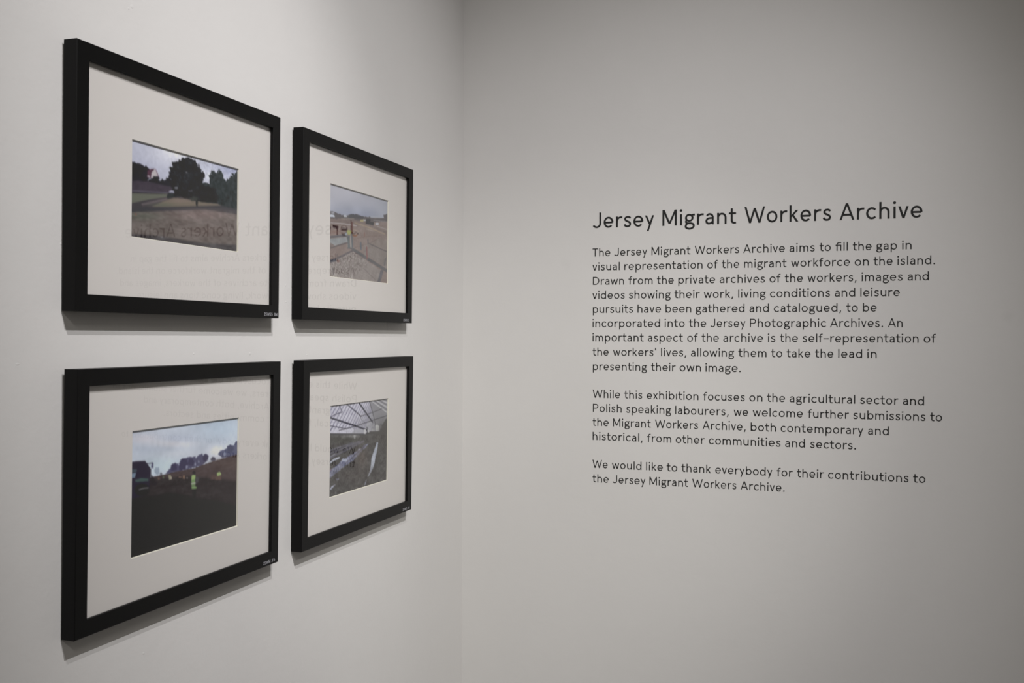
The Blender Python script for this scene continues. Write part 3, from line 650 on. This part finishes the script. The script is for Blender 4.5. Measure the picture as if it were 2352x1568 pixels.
def moulding_bm():
    bm = bmesh.new(); h = FW_ / 2; e = 0.0006
    # section swept round the frame: (depth, inset from the outer edge)
    sec = [(0, 0), (FD_ - e, 0), (FD_, e), (FD_, RAIL - e), (FD_ - e, RAIL), (0.0145, RAIL), (0.0145, RAIL - 0.006), (0, RAIL - 0.006)]
    rings = [rect(bm, d, -h + i, h - i, i, FH_ - i) for d, i in sec]
    for a, b in zip(rings, rings[1:] + rings[:1]): ring(bm, a, b)
    bmesh.ops.recalc_face_normals(bm, faces=bm.faces)
    return bm

def picture(uc, ztop, lean, win, painter, gain, veil, code, label):
    zb = ztop - FH_
    root = bpy.data.objects.new('picture_frame', None); COL.objects.link(root)
    root.empty_display_size = 0.1
    root.location = (0.0012, uc, zb); root.rotation_euler = (0, math.radians(lean), 0)
    tag(root, label, 'picture frame', 'black framed photographs on the left wall')
    link('moulding', moulding_bm(), BLACK, root)
    h = FW_ / 2; i = RAIL - 0.005
    bm = bmesh.new(); add_box(bm, 0.0125, 0.0144, -h + i, h - i, i, FH_ - i)
    link('glass_pane', bm, GLASS, root)
    # mat board with a bevelled window
    y0, y1, v0, v1 = win
    wy0, wy1, wz0, wz1 = y0 - h, y1 - h, FH_ - v1, FH_ - v0
    F_, B_ = 0.0122, 0.0102
    bm = bmesh.new(); be = B_ - F_
    o = rect(bm, F_, -h + i, h - i, i, FH_ - i); n_ = rect(bm, F_, wy0, wy1, wz0, wz1)
    ring(bm, o, n_)
    ob = rect(bm, B_ , -h + i, h - i, i, FH_ - i); nb = rect(bm, B_, wy0 + 0.0009, wy1 - 0.0009, wz0 + 0.0009, wz1 - 0.0009)
    ring(bm, ob, nb, True); ring(bm, ob, o)
    bmesh.ops.recalc_face_normals(bm, faces=bm.faces)
    mat = link('mat_board', bm, MATB, root)
    bm = bmesh.new()
    a = rect(bm, F_, wy0, wy1, wz0, wz1); b = rect(bm, B_, wy0 + 0.0009, wy1 - 0.0009, wz0 + 0.0009, wz1 - 0.0009)
    ring(bm, a, b)
    bv = link('bevel', bm, CORE, mat); bv['label'] = 'cream cut edge of the mat window'
    me = print_mesh(painter(), (wy1 - wy0), (wz1 - wz0), B_ - 0.0002, wy0, wz1, gain, veil)
    ph = bpy.data.objects.new('photo_print', me); COL.objects.link(ph); ph.parent = root
    bm = bmesh.new(); add_box(bm, 0.004, B_ - 0.0006, -h + i, h - i, i, FH_ - i)
    link('backing_board', bm, HARDB, root)
    bm = bmesh.new()
    yy1 = h - 0.004; x = yy1 - 0.0365
    place = lambda a, c, d: (FD_ + d, a, c)
    for wd in code.split(' '):
        wdt = 0.0046 * len(wd)
        add_word(bm, wd, place, x, x + wdt, 0.0034, 0.0045, 0.00015, (), 0.075); x += wdt + 0.0035
    c = link('code_lettering', bm, WHITE, root); c['label'] = 'tiny white code on the lower rail'
    return root

TOPZ, LOWZ = EYE + 0.3314, EYE - 0.0365
UL, UR = -1.2347 + FW_ / 2, -0.7469 + FW_ / 2
picture(UL, TOPZ, 0.42, (0.0985, 0.3215, 0.0930, 0.2110), print_meadow, 0.68, 0.026, '2SWS5 3M', 'black framed photo of a big round tree over a meadow, upper left of four')
picture(UR, TOPZ, 0.35, (0.0990, 0.3220, 0.0738, 0.2300), print_site, 0.66, 0.026, '2SM5 3', 'black framed photo of a worker on a brown building site, upper right of the four')
picture(UL, LOWZ, 0.72, (0.0985, 0.3215, 0.0775, 0.2322), print_field, 0.58, 0.026, '2SWM 35', 'black framed photo of a dark ploughed field under blue sky, lower left of the four')
picture(UR, LOWZ, 0.62, (0.0990, 0.3220, 0.0780, 0.2325), print_greenhouse, 0.60, 0.034, '2SWS 3S', 'black framed photo of a glass greenhouse roof and plastic sheeting, lower right of the four')
